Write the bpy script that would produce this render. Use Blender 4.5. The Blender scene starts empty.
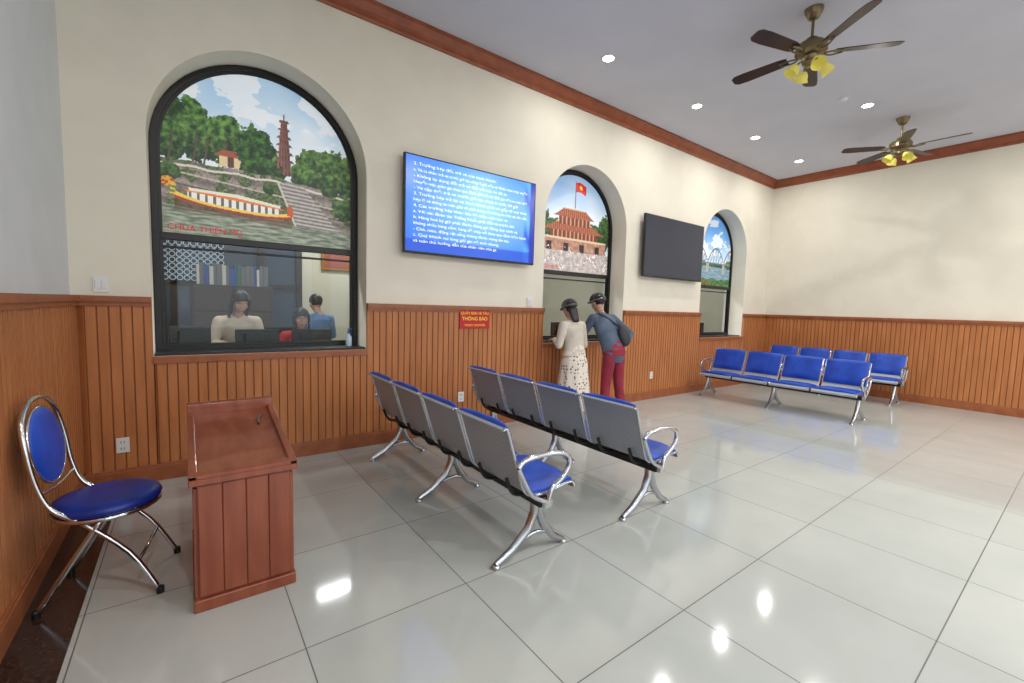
import bpy, bmesh, math, random
from mathutils import Vector, Matrix, noise
random.seed(7)
ZOOM=None
S=bpy.context.scene
S.view_settings.view_transform='Standard'
S.view_settings.look='None'
COL=bpy.context.collection
def lin(c):
    return tuple(((v/255)/12.92 if v/255<=0.04045 else (((v/255)+.055)/1.055)**2.4) for v in c)
# ---------------------------------------------------------------- materials
def mat(name,rgb,rough=.5,metal=0,spec=.5,emit=None,es=0,coat=0):
    m=bpy.data.materials.new(name); m.use_nodes=True
    b=m.node_tree.nodes['Principled BSDF']
    b.inputs['Base Color'].default_value=(*lin(rgb),1)
    b.inputs['Roughness'].default_value=rough
    b.inputs['Metallic'].default_value=metal
    b.inputs['Specular IOR Level'].default_value=spec
    b.inputs['Coat Weight'].default_value=coat
    if emit: 
        b.inputs['Emission Color'].default_value=(*lin(emit),1); b.inputs['Emission Strength'].default_value=es
    return m
def N(m,t,**kw):
    n=m.node_tree.nodes.new(t)
    for k,v in kw.items(): setattr(n,k,v)
    return n
def L(m,a,b): m.node_tree.links.new(a,b)
def bsdf(m): return m.node_tree.nodes['Principled BSDF']
def noisy(m,c1,c2,scale=5,stretch=(1,1,1),detail=4,bump=0,lo=.35,hi=.65):
    tc=N(m,'ShaderNodeTexCoord'); mp=N(m,'ShaderNodeMapping'); mp.inputs['Scale'].default_value=stretch
    nz=N(m,'ShaderNodeTexNoise'); nz.inputs['Scale'].default_value=scale; nz.inputs['Detail'].default_value=detail
    cr=N(m,'ShaderNodeValToRGB'); cr.color_ramp.elements[0].color=(*lin(c1),1); cr.color_ramp.elements[1].color=(*lin(c2),1)
    cr.color_ramp.elements[0].position=lo; cr.color_ramp.elements[1].position=hi
    L(m,tc.outputs['Object'],mp.inputs[0]); L(m,mp.outputs[0],nz.inputs[0]); L(m,nz.outputs[0],cr.inputs[0]); L(m,cr.outputs[0],bsdf(m).inputs['Base Color'])
    if bump:
        bp=N(m,'ShaderNodeBump'); bp.inputs['Strength'].default_value=bump; bp.inputs['Distance'].default_value=.01
        L(m,nz.outputs[0],bp.inputs['Height']); L(m,bp.outputs[0],bsdf(m).inputs['Normal'])
    return m
M_wall=noisy(mat('cream_paint',(228,222,206),.75),(226,220,204),(231,225,209),3)
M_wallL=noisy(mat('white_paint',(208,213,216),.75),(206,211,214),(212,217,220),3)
M_ceil=noisy(mat('ceiling_paint',(204,206,218),.8),(202,204,216),(206,208,220),2)
M_wood=noisy(mat('wainscot_wood',(184,118,70),.42,spec=.4),(170,106,62),(194,126,76),3.0,(5,5,.6),5,lo=.3,hi=.7)
M_woodg=mat('wainscot_groove',(138,82,46),.6)
M_woodd=noisy(mat('trim_wood',(152,88,52),.38),(144,82,48),(162,96,58),4,(2,2,2),5)
M_crown=noisy(mat('crown_wood',(148,78,48),.4),(138,72,44),(156,84,52),4,(2,2,2),5)
M_desk=noisy(mat('desk_wood',(138,70,46),.22,coat=.4),(128,62,40),(146,78,52),2.5,(6,1.5,.8),5)
M_black=mat('black_metal',(18,18,20),.35)
M_blackpl=mat('black_plastic',(16,16,18),.4)
M_chrome=mat('chrome',(210,213,218),.12,1)
M_steel=mat('brushed_aluminium',(188,192,198),.25,1)
M_blue=noisy(mat('blue_vinyl',(20,68,176),.38),(16,60,162),(26,78,190),6)
M_blue2=noisy(mat('dark_blue_vinyl',(18,46,140),.42),(14,40,126),(22,54,156),6)
M_white=mat('white_plastic',(225,226,226),.4)
M_red=mat('sign_red',(190,24,28),.5)
M_yellow=mat('sign_yellow',(250,220,60),.5,emit=(250,220,60),es=.15)
M_brass=mat('aged_bronze',(128,114,86),.32,.85)
M_blade=noisy(mat('fan_blade_wood',(52,32,28),.4),(42,26,24),(64,40,34),5,(1,1,1))
M_amber=mat('amber_glass',(206,196,96),.12,emit=(226,216,110),es=.2)
M_lamp=mat('lamp_glow',(255,255,255),.5,emit=(255,252,245),es=18)
M_dark=mat('dark_wood',(44,34,30),.5)
M_granite=noisy(mat('dark_granite',(50,36,32),.15),(34,24,22),(66,48,42),60)
M_skin=noisy(mat('skin',(196,150,122),.55),(190,144,116),(202,156,128),8)
M_hair=noisy(mat('black_hair',(22,18,18),.45),(14,12,12),(34,28,26),40,(1,1,.1),bump=.4)
M_helm=mat('helmet_shell',(26,28,32),.2,coat=.6)
M_helmg=mat('helmet_trim',(120,124,128),.4)
# perforated steel shell
M_perf=mat('perforated_steel',(168,172,180),.42,.25,.6)
def perf(m):
    tc=N(m,'ShaderNodeTexCoord'); sx=N(m,'ShaderNodeSeparateXYZ'); L(m,tc.outputs['Object'],sx.inputs[0])
    def w(o):
        a=N(m,'ShaderNodeMath',operation='MULTIPLY'); a.inputs[1].default_value=2*math.pi/.022; L(m,o,a.inputs[0])
        s=N(m,'ShaderNodeMath',operation='SINE'); L(m,a.outputs[0],s.inputs[0]); return s.outputs[0]
    p=N(m,'ShaderNodeMath',operation='MULTIPLY'); L(m,w(sx.outputs[1]),p.inputs[0]); L(m,w(sx.outputs[2]),p.inputs[1])
    cr=N(m,'ShaderNodeValToRGB'); cr.color_ramp.elements[0].position=.45; cr.color_ramp.elements[1].position=.62
    cr.color_ramp.elements[0].color=(*lin((172,176,184)),1); cr.color_ramp.elements[1].color=(*lin((92,96,104)),1)
    L(m,p.outputs[0],cr.inputs[0]); L(m,cr.outputs[0],bsdf(m).inputs['Base Color'])
perf(M_perf)
# floor tile
FR=.08
M_floor=mat('glossy_floor_tile',(190,194,190),FR,spec=.5)
def floor_nodes(m):
    tc=N(m,'ShaderNodeTexCoord'); sx=N(m,'ShaderNodeSeparateXYZ'); L(m,tc.outputs['Object'],sx.inputs[0])
    def line(o,off):
        a=N(m,'ShaderNodeMath',operation='SUBTRACT'); L(m,o,a.inputs[0]); a.inputs[1].default_value=off
        d=N(m,'ShaderNodeMath',operation='DIVIDE'); L(m,a.outputs[0],d.inputs[0]); d.inputs[1].default_value=.8
        f=N(m,'ShaderNodeMath',operation='FLOOR'); L(m,d.outputs[0],f.inputs[0])
        fr=N(m,'ShaderNodeMath',operation='SUBTRACT'); L(m,d.outputs[0],fr.inputs[0]); L(m,f.outputs[0],fr.inputs[1])
        p=N(m,'ShaderNodeMath',operation='PINGPONG'); L(m,fr.outputs[0],p.inputs[0]); p.inputs[1].default_value=.5
        g=N(m,'ShaderNodeMath',operation='LESS_THAN'); L(m,p.outputs[0],g.inputs[0]); g.inputs[1].default_value=.0034
        return g.outputs[0],f.outputs[0]
    gx,fx=line(sx.outputs[0],1.98); gy,fy=line(sx.outputs[1],1.14)
    mx=N(m,'ShaderNodeMath',operation='MAXIMUM'); L(m,gx,mx.inputs[0]); L(m,gy,mx.inputs[1])
    cb=N(m,'ShaderNodeCombineXYZ'); L(m,fx,cb.inputs[0]); L(m,fy,cb.inputs[1])
    wn=N(m,'ShaderNodeTexWhiteNoise'); L(m,cb.outputs[0],wn.inputs[0])
    nz=N(m,'ShaderNodeTexNoise'); nz.inputs['Scale'].default_value=1.6; nz.inputs['Detail'].default_value=6; L(m,tc.outputs['Object'],nz.inputs[0])
    ad=N(m,'ShaderNodeMath',operation='MULTIPLY_ADD'); L(m,wn.outputs[0],ad.inputs[0]); ad.inputs[1].default_value=.2; L(m,nz.outputs[0],ad.inputs[2])
    cr=N(m,'ShaderNodeValToRGB'); cr.color_ramp.elements[0].position=.3; cr.color_ramp.elements[1].position=1
    cr.color_ramp.elements[0].color=(*lin((176,181,177)),1); cr.color_ramp.elements[1].color=(*lin((194,197,192)),1)
    L(m,ad.outputs[0],cr.inputs[0])
    mix=N(m,'ShaderNodeMix',data_type='RGBA'); L(m,mx.outputs[0],mix.inputs['Factor']); L(m,cr.outputs[0],mix.inputs['A']); mix.inputs['B'].default_value=(*lin((100,102,100)),1)
    L(m,mix.outputs['Result'],bsdf(m).inputs['Base Color'])
    ro=N(m,'ShaderNodeMath',operation='MULTIPLY_ADD'); L(m,mx.outputs[0],ro.inputs[0]); ro.inputs[1].default_value=.5; ro.inputs[2].default_value=FR
    L(m,ro.outputs[0],bsdf(m).inputs['Roughness'])
floor_nodes(M_floor)
def glassmat():
    m=bpy.data.materials.new('window_glass'); m.use_nodes=True; nt=m.node_tree; nt.nodes.clear()
    t=nt.nodes.new('ShaderNodeBsdfTransparent'); t.inputs[0].default_value=(.95,.97,.975,1)
    g=nt.nodes.new('ShaderNodeBsdfGlossy'); g.inputs['Roughness'].default_value=.02
    x=nt.nodes.new('ShaderNodeMixShader'); x.inputs[0].default_value=.022
    o=nt.nodes.new('ShaderNodeOutputMaterial'); nt.links.new(t.outputs[0],x.inputs[1]); nt.links.new(g.outputs[0],x.inputs[2]); nt.links.new(x.outputs[0],o.inputs[0]); return m
M_glass=glassmat()
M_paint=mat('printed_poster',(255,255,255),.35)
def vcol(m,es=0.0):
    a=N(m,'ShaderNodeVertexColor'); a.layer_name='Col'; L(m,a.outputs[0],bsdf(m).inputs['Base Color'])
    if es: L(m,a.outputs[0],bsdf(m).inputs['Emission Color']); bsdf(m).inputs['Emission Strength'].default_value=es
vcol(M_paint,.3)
M_screen=mat('lcd_screen',(10,10,12),.2); 
vcol(M_screen,.85); 
M_text=mat('screen_text',(255,255,255),.5,emit=(235,245,255),es=.7)
# ---------------------------------------------------------------- mesh helpers
def empty(name,loc=(0,0,0),rz=0):
    e=bpy.data.objects.new(name,None); e.location=loc; e.rotation_euler=(0,0,rz); COL.objects.link(e); return e
def mk(name,verts,faces,m=None,parent=None,smooth=False,mats=None,idx=None):
    me=bpy.data.meshes.new(name); me.from_pydata([tuple(v) for v in verts],[],faces); me.update()
    for x in (mats or ([m] if m else [])): me.materials.append(x)
    if idx: me.polygons.foreach_set('material_index',idx)
    if smooth: me.polygons.foreach_set('use_smooth',[True]*len(me.polygons))
    o=bpy.data.objects.new(name,me); COL.objects.link(o)
    if parent: o.parent=parent
    return o
def fixn(o):
    bm=bmesh.new(); bm.from_mesh(o.data); bmesh.ops.recalc_face_normals(bm,faces=bm.faces); bm.to_mesh(o.data); bm.free(); return o
class G:
    """geometry accumulator"""
    def __init__(s): s.v=[]; s.f=[]; s.i=[]
    def add(s,v,f,mi=0):
        n=len(s.v); s.v+= [Vector(x) for x in v]; s.f+=[tuple(a+n for a in q) for q in f]; s.i+=[mi]*len(f)
    def box(s,c,d,mi=0,rot=None):
        hx,hy,hz=d[0]/2,d[1]/2,d[2]/2; c=Vector(c)
        v=[Vector((x,y,z)) for x in(-hx,hx) for y in(-hy,hy) for z in(-hz,hz)]
        if rot: v=[rot@a for a in v]
        s.add([a+c for a in v],[(0,1,3,2),(4,6,7,5),(0,4,5,1),(2,3,7,6),(0,2,6,4),(1,5,7,3)],mi)
    def tube(s,pts,r,n=10,mi=0,cap=True,smooth=0,closed=False):
        pts=[Vector(p) for p in pts]
        if smooth:
            q=[]; m=len(pts)
            rng=range(m if closed else m-1)
            for k in rng:
                p0=pts[(k-1)%m] if (closed or k>0) else pts[0]; p1=pts[k]; p2=pts[(k+1)%m]; p3=pts[(k+2)%m] if (closed or k+2<m) else pts[-1]
                for j in range(smooth):
                    t=j/smooth
                    q.append(.5*((2*p1)+(p2-p0)*t+(2*p0-5*p1+4*p2-p3)*t*t+(3*p1-p0-3*p2+p3)*t**3))
            if not closed: q.append(pts[-1])
            pts=q
        m=len(pts); prev=None; vs=[]; fs=[]
        for k,p in enumerate(pts):
            a=pts[(k-1)%m] if (closed or k>0) else p; b=pts[(k+1)%m] if (closed or k<m-1) else p
            t=(b-a).normalized()
            if prev is None:
                u=t.orthogonal().normalized()
            else:
                u=(prev-t*prev.dot(t)).normalized()
            prev=u; w=t.cross(u)
            rr=r[k] if isinstance(r,(list,tuple)) else r
            for j in range(n):
                an=2*math.pi*j/n; vs.append(p+(u*math.cos(an)+w*math.sin(an))*rr)
        for k in range(m if closed else m-1):
            k2=(k+1)%m
            for j in range(n): fs.append((k*n+j,k*n+(j+1)%n,k2*n+(j+1)%n,k2*n+j))
        if cap and not closed:
            fs.append(tuple(range(n-1,-1,-1))); fs.append(tuple((m-1)*n+j for j in range(n)))
        s.add(vs,fs,mi)
    def lathe(s,prof,c=(0,0,0),n=24,mi=0):
        c=Vector(c); vs=[];fs=[]
        for r,z in prof:
            for j in range(n):
                a=2*math.pi*j/n; vs.append(c+Vector((r*math.cos(a),r*math.sin(a),z)))
        for k in range(len(prof)-1):
            for j in range(n): fs.append((k*n+j,k*n+(j+1)%n,(k+1)*n+(j+1)%n,(k+1)*n+j))
        fs.append(tuple(range(n-1,-1,-1))); fs.append(tuple((len(prof)-1)*n+j for j in range(n)))
        s.add(vs,fs,mi)
    def loft(s,secs,n=20,mi=0):
        """secs: (center,uvec,vvec)"""
        vs=[];fs=[]
        for c,u,v in secs:
            for j in range(n):
                a=2*math.pi*j/n; vs.append(Vector(c)+Vector(u)*math.cos(a)+Vector(v)*math.sin(a))
        m=len(secs)
        for k in range(m-1):
            for j in range(n): fs.append((k*n+j,k*n+(j+1)%n,(k+1)*n+(j+1)%n,(k+1)*n+j))
        fs.append(tuple(range(n-1,-1,-1))); fs.append(tuple((m-1)*n+j for j in range(n)))
        s.add(vs,fs,mi)
    def ell(s,c,r,n=16,mi=0,rot=None):
        c=Vector(c); vs=[];fs=[]; h=n//2
        for k in range(h+1):
            th=math.pi*(k+.02)/(h+.04)
            for j in range(n):
                a=2*math.pi*j/n; p=Vector((r[0]*math.sin(th)*math.cos(a),r[1]*math.sin(th)*math.sin(a),r[2]*math.cos(th)))
                if rot: p=rot@p
                vs.append(c+p)
        for k in range(h):
            for j in range(n): fs.append((k*n+j,(k+1)*n+j,(k+1)*n+(j+1)%n,k*n+(j+1)%n))
        fs.append(tuple(range(n))); fs.append(tuple(h*n+j for j in range(n-1,-1,-1)))
        s.add(vs,fs,mi)
    def make(s,name,mats,parent=None,smooth=False,bevel=0,auto=None):
        if not isinstance(mats,list): mats=[mats]
        o=mk(name,s.v,s.f,None,parent,smooth,mats,s.i); fixn(o)
        if bevel:
            b=o.modifiers.new('bevel','BEVEL'); b.width=bevel; b.segments=2; b.limit_method='ANGLE'
        if auto:
            for p in o.data.polygons: p.use_smooth=True
            try: o.data.set_sharp_from_angle(angle=math.radians(auto))
            except Exception: pass
        return o
def ev(o):
    dg=bpy.context.evaluated_depsgraph_get(); dg.update()
    me=bpy.data.meshes.new_from_object(o.evaluated_get(dg)); return me
# ---------------------------------------------------------------- room
XL,XR,W,YB,ZC=-.69,10.5,4.55,-5.0,4.42
WINS=[(.635,.86,2.78),(4.73,.84,2.72),(8.63,.84,2.70)]; SILL=1.02
def arch_pts(cx,r,z0,spr,n=36):
    p=[(cx-r,z0),(cx+r,z0)]
    for k in range(n+1):
        a=math.pi*k/n; p.append((cx+r*math.cos(a),spr+r*math.sin(a)))
    return p
def fillcurve(name,loops,ext,y,m,parent=None):
    cu=bpy.data.curves.new(name+'_c','CURVE'); cu.dimensions='2D'; cu.fill_mode='BOTH'; cu.extrude=ext
    for lp in loops:
        sp=cu.splines.new('POLY'); sp.points.add(len(lp)-1)
        for i,(a,b) in enumerate(lp): sp.points[i].co=(a,b,0,1)
        sp.use_cyclic_u=True
    o=bpy.data.objects.new(name+'_t',cu); COL.objects.link(o)
    me=ev(o); bpy.data.objects.remove(o)
    me.transform(Matrix.Rotation(math.pi/2,4,'X')); me.transform(Matrix.Translation((0,y,0)))
    me.name=name; me.materials.clear(); me.materials.append(m)
    ob=bpy.data.objects.new(name,me); COL.objects.link(ob)
    if parent: ob.parent=parent
    return ob
fillcurve('wall_north',[[(XL-.2,-.1),(XR+.2,-.1),(XR+.2,ZC+.1),(XL-.2,ZC+.1)]]+[arch_pts(c,r,SILL,s) for c,r,s in WINS],.21,W+.21,M_wall)
g=G(); g.box((XR+.1,(W+YB)/2,ZC/2),(.2,W-YB,ZC+.2)); g.make('wall_east',M_wall)
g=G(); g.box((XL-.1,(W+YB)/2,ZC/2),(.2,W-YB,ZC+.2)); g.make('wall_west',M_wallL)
# south side: three tall entrance openings
g=G(); ops=[(-0.2,3.2),(3.7,6.9),(7.4,10.2)]; xs=[XL-.2]+[v for o in ops for v in o]+[XR+.2]
for a,b in zip(xs[0::2],xs[1::2]): g.box(((a+b)/2,YB-.15,ZC/2),(b-a,.3,ZC+.2))
g.box(((XL+XR)/2,YB-.15,3.95),(XR-XL+.4,.299,1.15)); g.make('wall_south',M_wall)
g=G(); g.box(((XL+XR)/2,(W+YB)/2,-.05),(XR-XL,W-YB,.1)); g.make('floor',M_floor)
g=G(); g.box((XL+.13,(W+YB)/2,.001),(.24,W-YB,.004)); g.make('floor_border',M_granite)
g=G(); g.box(((XL+XR)/2,(W+YB)/2,ZC+.05),(XR-XL+.4,W-YB+.4,.1)); g.make('ceiling',M_ceil)
g=G(); g.box((5,-12,-.12),(40,14,.1)); g.make('ground',mat('pavement',(150,150,146),.8))
# wainscot
def wains(name,segs,origin,dirv,nrm):
    """segs (s0,s1,z0,z1); origin + dir*s, board face out along nrm; closed solids"""
    g=G(); O=Vector(origin); D=Vector(dirv); Nn=Vector(nrm); Z=Vector((0,0,1)); T=.03; PI=.068
    for s0,s1,z0,z1 in segs:
        prof=[(s0,.001)]; k=math.floor(s0/PI); mi=[]
        while k*PI<s1:
            for ds,d in ((0,T),(.057,T),(.060,T-.008),(.065,T-.008)):
                s=k*PI+ds
                if s0<=s<=s1: prof.append((s,d))
            k+=1
        prof.append((s1,T)); prof.append((s1,.001))
        n=len(prof); vs=[O+D*s+Nn*d+Z*z for z in (z0,z1) for s,d in prof]
        for i in range(n):
            j=(i+1)%n; gr=1 if (prof[i][1]<T-.001 and prof[j][1]<=T and prof[i][1]>.002) else 0
            g.add([vs[i],vs[j],vs[n+j],vs[n+i]],[(0,1,2,3)],2 if gr else 0)
        for zc,h,dp in (((z1-.022),.044,.058),((z1-.06),.035,.042)) if z1>1.3 else (((z1-.03),.05,.045),):
            c=O+D*(s0+s1)/2+Nn*(dp/2+.001)+Z*zc; L_=abs(s1-s0)
            dim=(L_ if abs(D.x)>.5 else dp, L_ if abs(D.y)>.5 else dp, h)
            g.box(c,dim,1)
    o=mk(name,g.v,g.f,None,None,False,[M_wood,M_woodd,M_woodg],g.i)
    bm=bmesh.new(); bm.from_mesh(o.data); bmesh.ops.remove_doubles(bm,verts=bm.verts,dist=1e-5); bmesh.ops.recalc_face_normals(bm,faces=bm.faces); bm.to_mesh(o.data); bm.free()
    return o
segs=[]; last=XL+.031
for c,e,_ in WINS:
    segs.append((last,c-e,.1,1.5)); segs.append((c-e,c+e,.1,SILL)); last=c+e
segs.append((last,XR-.031,.1,1.5))
wains('trim_wainscot_north',segs,(0,W,0),(1,0,0),(0,-1,0))
wains('trim_wainscot_east',[(YB,W,.1,1.5)],(XR,0,0),(0,1,0),(-1,0,0))
wains('trim_wainscot_west',[(YB,W,.1,1.5)],(XL,0,0),(0,1,0),(1,0,0))
def base(name,c,d):
    g=G(); g.box(c,d); c2=list(c); c2[2]=.125; d2=[x*.8 if x<.1 else x for x in d]; d2[2]=.025
    g.box(c2,d2); g.make(name,M_woodd,bevel=.004)
base('baseboard_north',((XL+XR)/2,W-.025,.06),(XR-XL,.05,.12))
base('baseboard_east',(XR-.025,(W+YB)/2,.06),(.05,W-YB,.12))
base('baseboard_west',(XL+.025,(W+YB)/2,.06),(.05,W-YB,.12))
def crown(name,axis,a,b,pos,sgn):
    prof=[(0,4.27),(.02,4.27),(.03,4.29),(.03,4.31),(.06,4.335),(.09,4.375),(.1,4.39),(.12,4.395),(.12,4.42),(0,4.42)]
    vs=[]
    for t in (a,b):
        for d,z in prof: vs.append((t,pos+sgn*d,z) if axis=='x' else (pos+sgn*d,t,z))
    n=len(prof); mk(name,vs,[(i,(i+1)%n,n+(i+1)%n,n+i) for i in range(n)]+[tuple(range(n)),tuple(range(n,2*n))],M_crown)
crown('trim_1','x',XL,XR,W,-1); crown('trim_2','y',YB,W,XR,-1)
# ---------------------------------------------------------------- windows
def arch_ring(g,cx,r0,r1,z0,spr,y0,y1,mi=0):
    A=arch_pts(cx,r1,z0,spr); B=arch_pts(cx,r0,z0+(r1-r0),spr); n=len(A)
    vs=[(x,y0,z) for x,z in A]+[(x,y0,z) for x,z in B]+[(x,y1,z) for x,z in A]+[(x,y1,z) for x,z in B]
    fs=[]
    for i in range(n):
        j=(i+1)%n
        fs+= [(i,j,n+j,n+i),(2*n+i,3*n+i,3*n+j,2*n+j),(i,2*n+i,2*n+j,j),(n+i,n+j,3*n+j,3*n+i)]
    g.add(vs,fs,mi)
for i,(c,WR,SPR) in enumerate(WINS):
    w=empty('window_%d'%(i+1))
    g=G(); arch_ring(g,c,WR-.05,WR-.002,SILL,SPR,W+.28,W+.35); g.make('frame',M_black,w,bevel=.004)
    g=G(); arch_ring(g,c,WR-.075,WR-.05,SILL+.05,SPR,W+.295,W+.33); g.make('inner_frame',M_black,w)
    g=G(); g.box((c,W+.315,2.03),(2*WR-.12,.07,.06)); g.box((c,W+.315,1.94),(2*WR-.15,.03,.02)); g.make('transom',M_black,w,bevel=.004)
    g=G(); g.box((c,W+.20,SILL+.012),(2*WR-.01,.36,.022)); g.make('sill',M_black,w,bevel=.004)
    g=G(); g.box((c,W+.315,1.53),(2*WR-.16,.006,.94)); g.make('glass_pane',M_glass,w)
# posters -----------------------------------------------------------
def sm(a,b,x):
    t=max(0,min(1,(x-a)/(b-a))); return t*t*(3-2*t)
def mixc(a,b,t):
    t=max(0,min(1,t)); return tuple(a[i]+(b[i]-a[i])*t for i in range(3))
def nz(x,z,s,o=0): return noise.noise(Vector((x*s+o,z*s-o,o*.7)))
def fbm(x,z,s,o=0): return nz(x,z,s,o)*.55+nz(x,z,s*2.1,o+1)*.3+nz(x,z,s*4.3,o+2)*.18+nz(x,z,s*9,o+3)*.1
def foliage(x,z,blobs,cd,cl,seed=0):
    best=None
    for k,(bx,bz,rx,rz) in enumerate(blobs):
        d=((x-bx)/rx)**2+((z-bz)/rz)**2+fbm(x,z,13,seed+k)*.9
        if d<1:
            t=.38+fbm(x,z,22,seed+3+k)*1.3+(z-bz)/rz*.32+(bx-x)/rx*.12-.25*max(0,d-.6)
            best=mixc(cd,cl,t)
    return best
def poster1(x,z): # x -.8..8, z 0..1.5
    c=mixc((232,240,246),(168,204,236),sm(.8,1.5,z)+nz(x,z,3,5)*.3)
    if fbm(x,z*1.6,3,2)>.05: c=mixc(c,(246,249,252),.75)
    f=foliage(x,z,[(-.56,.98,.12,.2),(-.74,.9,.16,.3),(-.50,.86,.2,.2),(-.30,.86,.15,.24),(.0,.72,.2,.16)],(18,46,22),(112,158,72),1)
    if f: c=f
    for tx in (-.72,-.55,-.47,-.33):
        if abs(x-tx-.02*math.sin(z*9))<.008 and .6<z<.85: c=(84,70,56)
    px,pz=.16,.66
    for k in range(7):
        wd=.088-.0078*k; z0=pz+k*.073
        if z0<=z<z0+.053 and abs(x-px)<wd*.72:
            c=mixc((164,104,88),(110,66,60),(x-px)/wd*.5+.5)
            if abs(((x-px)/wd*3)%1-.5)<.16 and z<z0+.04: c=(70,40,38)
        if z0+.048<=z<z0+.073 and abs(x-px)<wd*(1.15-(z-z0-.048)*12): c=mixc((130,100,92),(84,64,62),(x-px)/wd*.5+.5)
    if abs(x-px)<.006 and pz+.51<=z<pz+.57: c=(110,90,80)
    f=foliage(x,z,[(.42,.80,.15,.17),(.60,.78,.18,.2),(.76,.70,.13,.24),(.32,.68,.11,.14),(.5,.66,.2,.1)],(22,50,24),(108,150,66),4)
    if f: c=f
    if abs(x+.28)<.09 and .64<z<.73: c=(222,200,156) if abs(x+.28)>.025 else (90,60,48)
    if abs(x+.28)<.13-(z-.73)*1.2 and .73<=z<.785: c=(158,84,60)
    f=foliage(x,z,[(-.07,.80,.155,.26),(-.03,.66,.18,.12)],(12,38,18),(74,122,50),7)
    if f: c=f
    top=.63-.10*max(0,x)+.02*nz(x,0,6)
    if z<top:
        s=z+x*.10; band=math.sin(s*55+nz(x,z,4)*1.5)
        c=mixc((104,94,90),(170,158,148),.45+band*.3+fbm(x,z,34)*.8)
        if fbm(x,z,8,9)>.06: c=mixc((56,76,46),(118,134,84),.4+fbm(x,z,40)*1.5)
        if abs(z-(top-.045))<.010: c=(214,206,196)
        if abs(s-.46)<.007: c=(190,180,168)
        if abs(s-.36)<.006: c=(92,80,74)
    if z<.58 and .10+(.56-z)*.38<x<.34+(.56-z)*.85:
        k=math.sin((z+.06*x)*175)
        c=mixc((116,110,108),(196,190,182),.5+.5*k+nz(x,z,30)*.25)
        e=(x-(.10+(.56-z)*.38))
        if e<.018: c=(206,200,190)
    f=foliage(x,z,[(.74,.40,.13,.12),(.57,.56,.08,.05),(-.74,.52,.1,.07),(.02,.5,.05,.05)],(28,56,28),(96,134,66),11)
    if f: c=f
    wl=.20-.05*x
    if z<wl+.012*nz(x,0,5): c=mixc((96,108,92),(170,178,160),.5+nz(x,z*7,8,3)*.9+nz(x,z*5,22,5)*.4)
    t=(x+.24)/.46; sh=z+.07*(x+.24)
    b0=.235+.035*t*t; t1=.275+.06*abs(t)**3
    if abs(t)<1:
        if .18<sh<b0 : c=mixc(c,(96,60,44),.45)
        if b0<sh<t1: c=(176,52,38) if sh<(b0+t1)/2-.004 else (238,206,96)
        if abs(t)<.80 and t1<sh<.345: c=(240,240,232) if abs((x*17)%1-.5)<.30 else (110,104,104)
        if abs(t)<.84 and .345<=sh<.372-.02*abs(t): c=(226,128,60)
        if abs(t)<.78 and .372-.02*abs(t)<=sh<.405-.03*abs(t): c=(232,228,206)
    hd=math.hypot((x+.74)/.05,(sh-.40)/.045)
    if hd<1: c=(216,170,60) if nz(x,z,50)>-.1 else (190,60,40)
    if abs(x+.71-.06*(sh-.30))<.018 and .30<sh<.39: c=(70,140,80) if math.sin(sh*160)>0 else (224,190,70)
    if .18<x<.23 and .30<sh<.40-.5*abs(x-.205): c=(200,90,50)
    return c
def poster2(x,z):
    c=mixc((222,230,240),(142,180,224),sm(.7,1.45,z)+nz(x,z,3,5)*.3)
    f=foliage(x,z,[(-.7,.66,.22,.26),(.72,.66,.22,.28),(-.42,.6,.16,.16),(.42,.6,.16,.16)],(24,50,28),(92,128,66),2)
    if f: c=f
    if abs(x)<.008 and .95<z<1.34: c=(120,110,100)
    w=.02*math.sin(x*20)
    if 0<x<.22 and 1.18+w<z<1.32+w: 
        c=(214,30,34)
        if (x-.11)**2+(z-1.25-w)**2<.0009: c=(250,220,60)
    for w0,z0,h in ((.60,.60,.12),(.40,.80,.12)):
        if abs(x)<w0*.80 and z0-.11<=z<z0+.02: c=(120,52,44) if abs((x*12)%1-.5)<.34 else (190,150,110)
        q=(z-z0)/h
        if 0<=q<1 and abs(x)<w0*(1.02-.42*q+.10*(1-q)**4): c=mixc((132,62,44),(186,112,76),.5+.5*math.sin(x*150)+nz(x,z,30)*.4)
        if 0.95<=q<1.1 and abs(x)<w0*.62: c=(206,166,104)
    if abs(x)<.70 and .28<z<.50: 
        c=mixc((150,104,88),(196,154,130),.5+fbm(x,z,18)) if z<.47 else (214,190,160)
        if (abs((x*3.0)%1-.5)<.15) and z<.42: c=(48,30,30)
    if z<=.3: c=mixc((150,140,138),(214,206,200),.5+fbm(x,z,14,3))
    if .03<z<.36 and fbm(x,z,12,8)>.12: c=mixc((234,228,226),(120,84,100),.3+fbm(x,z,34,2)*2)
    return c
def poster3(x,z):
    c=mixc((206,226,242),(74,142,216),sm(.3,1.4,z)+nz(x,z,3,5)*.2)
    if fbm(x,z*2,3,6)>.10: c=mixc(c,(250,250,250),.75)
    if z<.42: c=mixc((84,118,138),(156,184,196),.5+nz(x,z*6,7)*.6+nz(x,z*5,20)*.4)
    f=foliage(x,z,[(-.5,.44,.34,.07),(.2,.43,.4,.05),(.75,.46,.2,.09)],(30,62,40),(96,136,74),2)
    if f: c=f
    sp=.62; k=(x+.75)%sp
    ah=.30*math.sin(math.pi*k/sp)**.75; arch=.46+ah
    col=(96,104,114)
    if .44<z<.475: c=col if z<.462 else (176,182,188)
    if abs(z-arch)<.020: c=col
    if .46<z<arch:
        kk=k%.103
        if kk<.012: c=col
        if abs(kk-.103*((z-.46)/max(.05,ah)))<.010: c=(120,128,136)
    if (k<.05 or k>sp-.04) and .26<z<.45: c=(170,166,158)
    if z<.14+.03*nz(x,0,5): c=mixc((34,70,38),(106,148,76),.5+fbm(x,z,20)*1.4)
    return c
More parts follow.
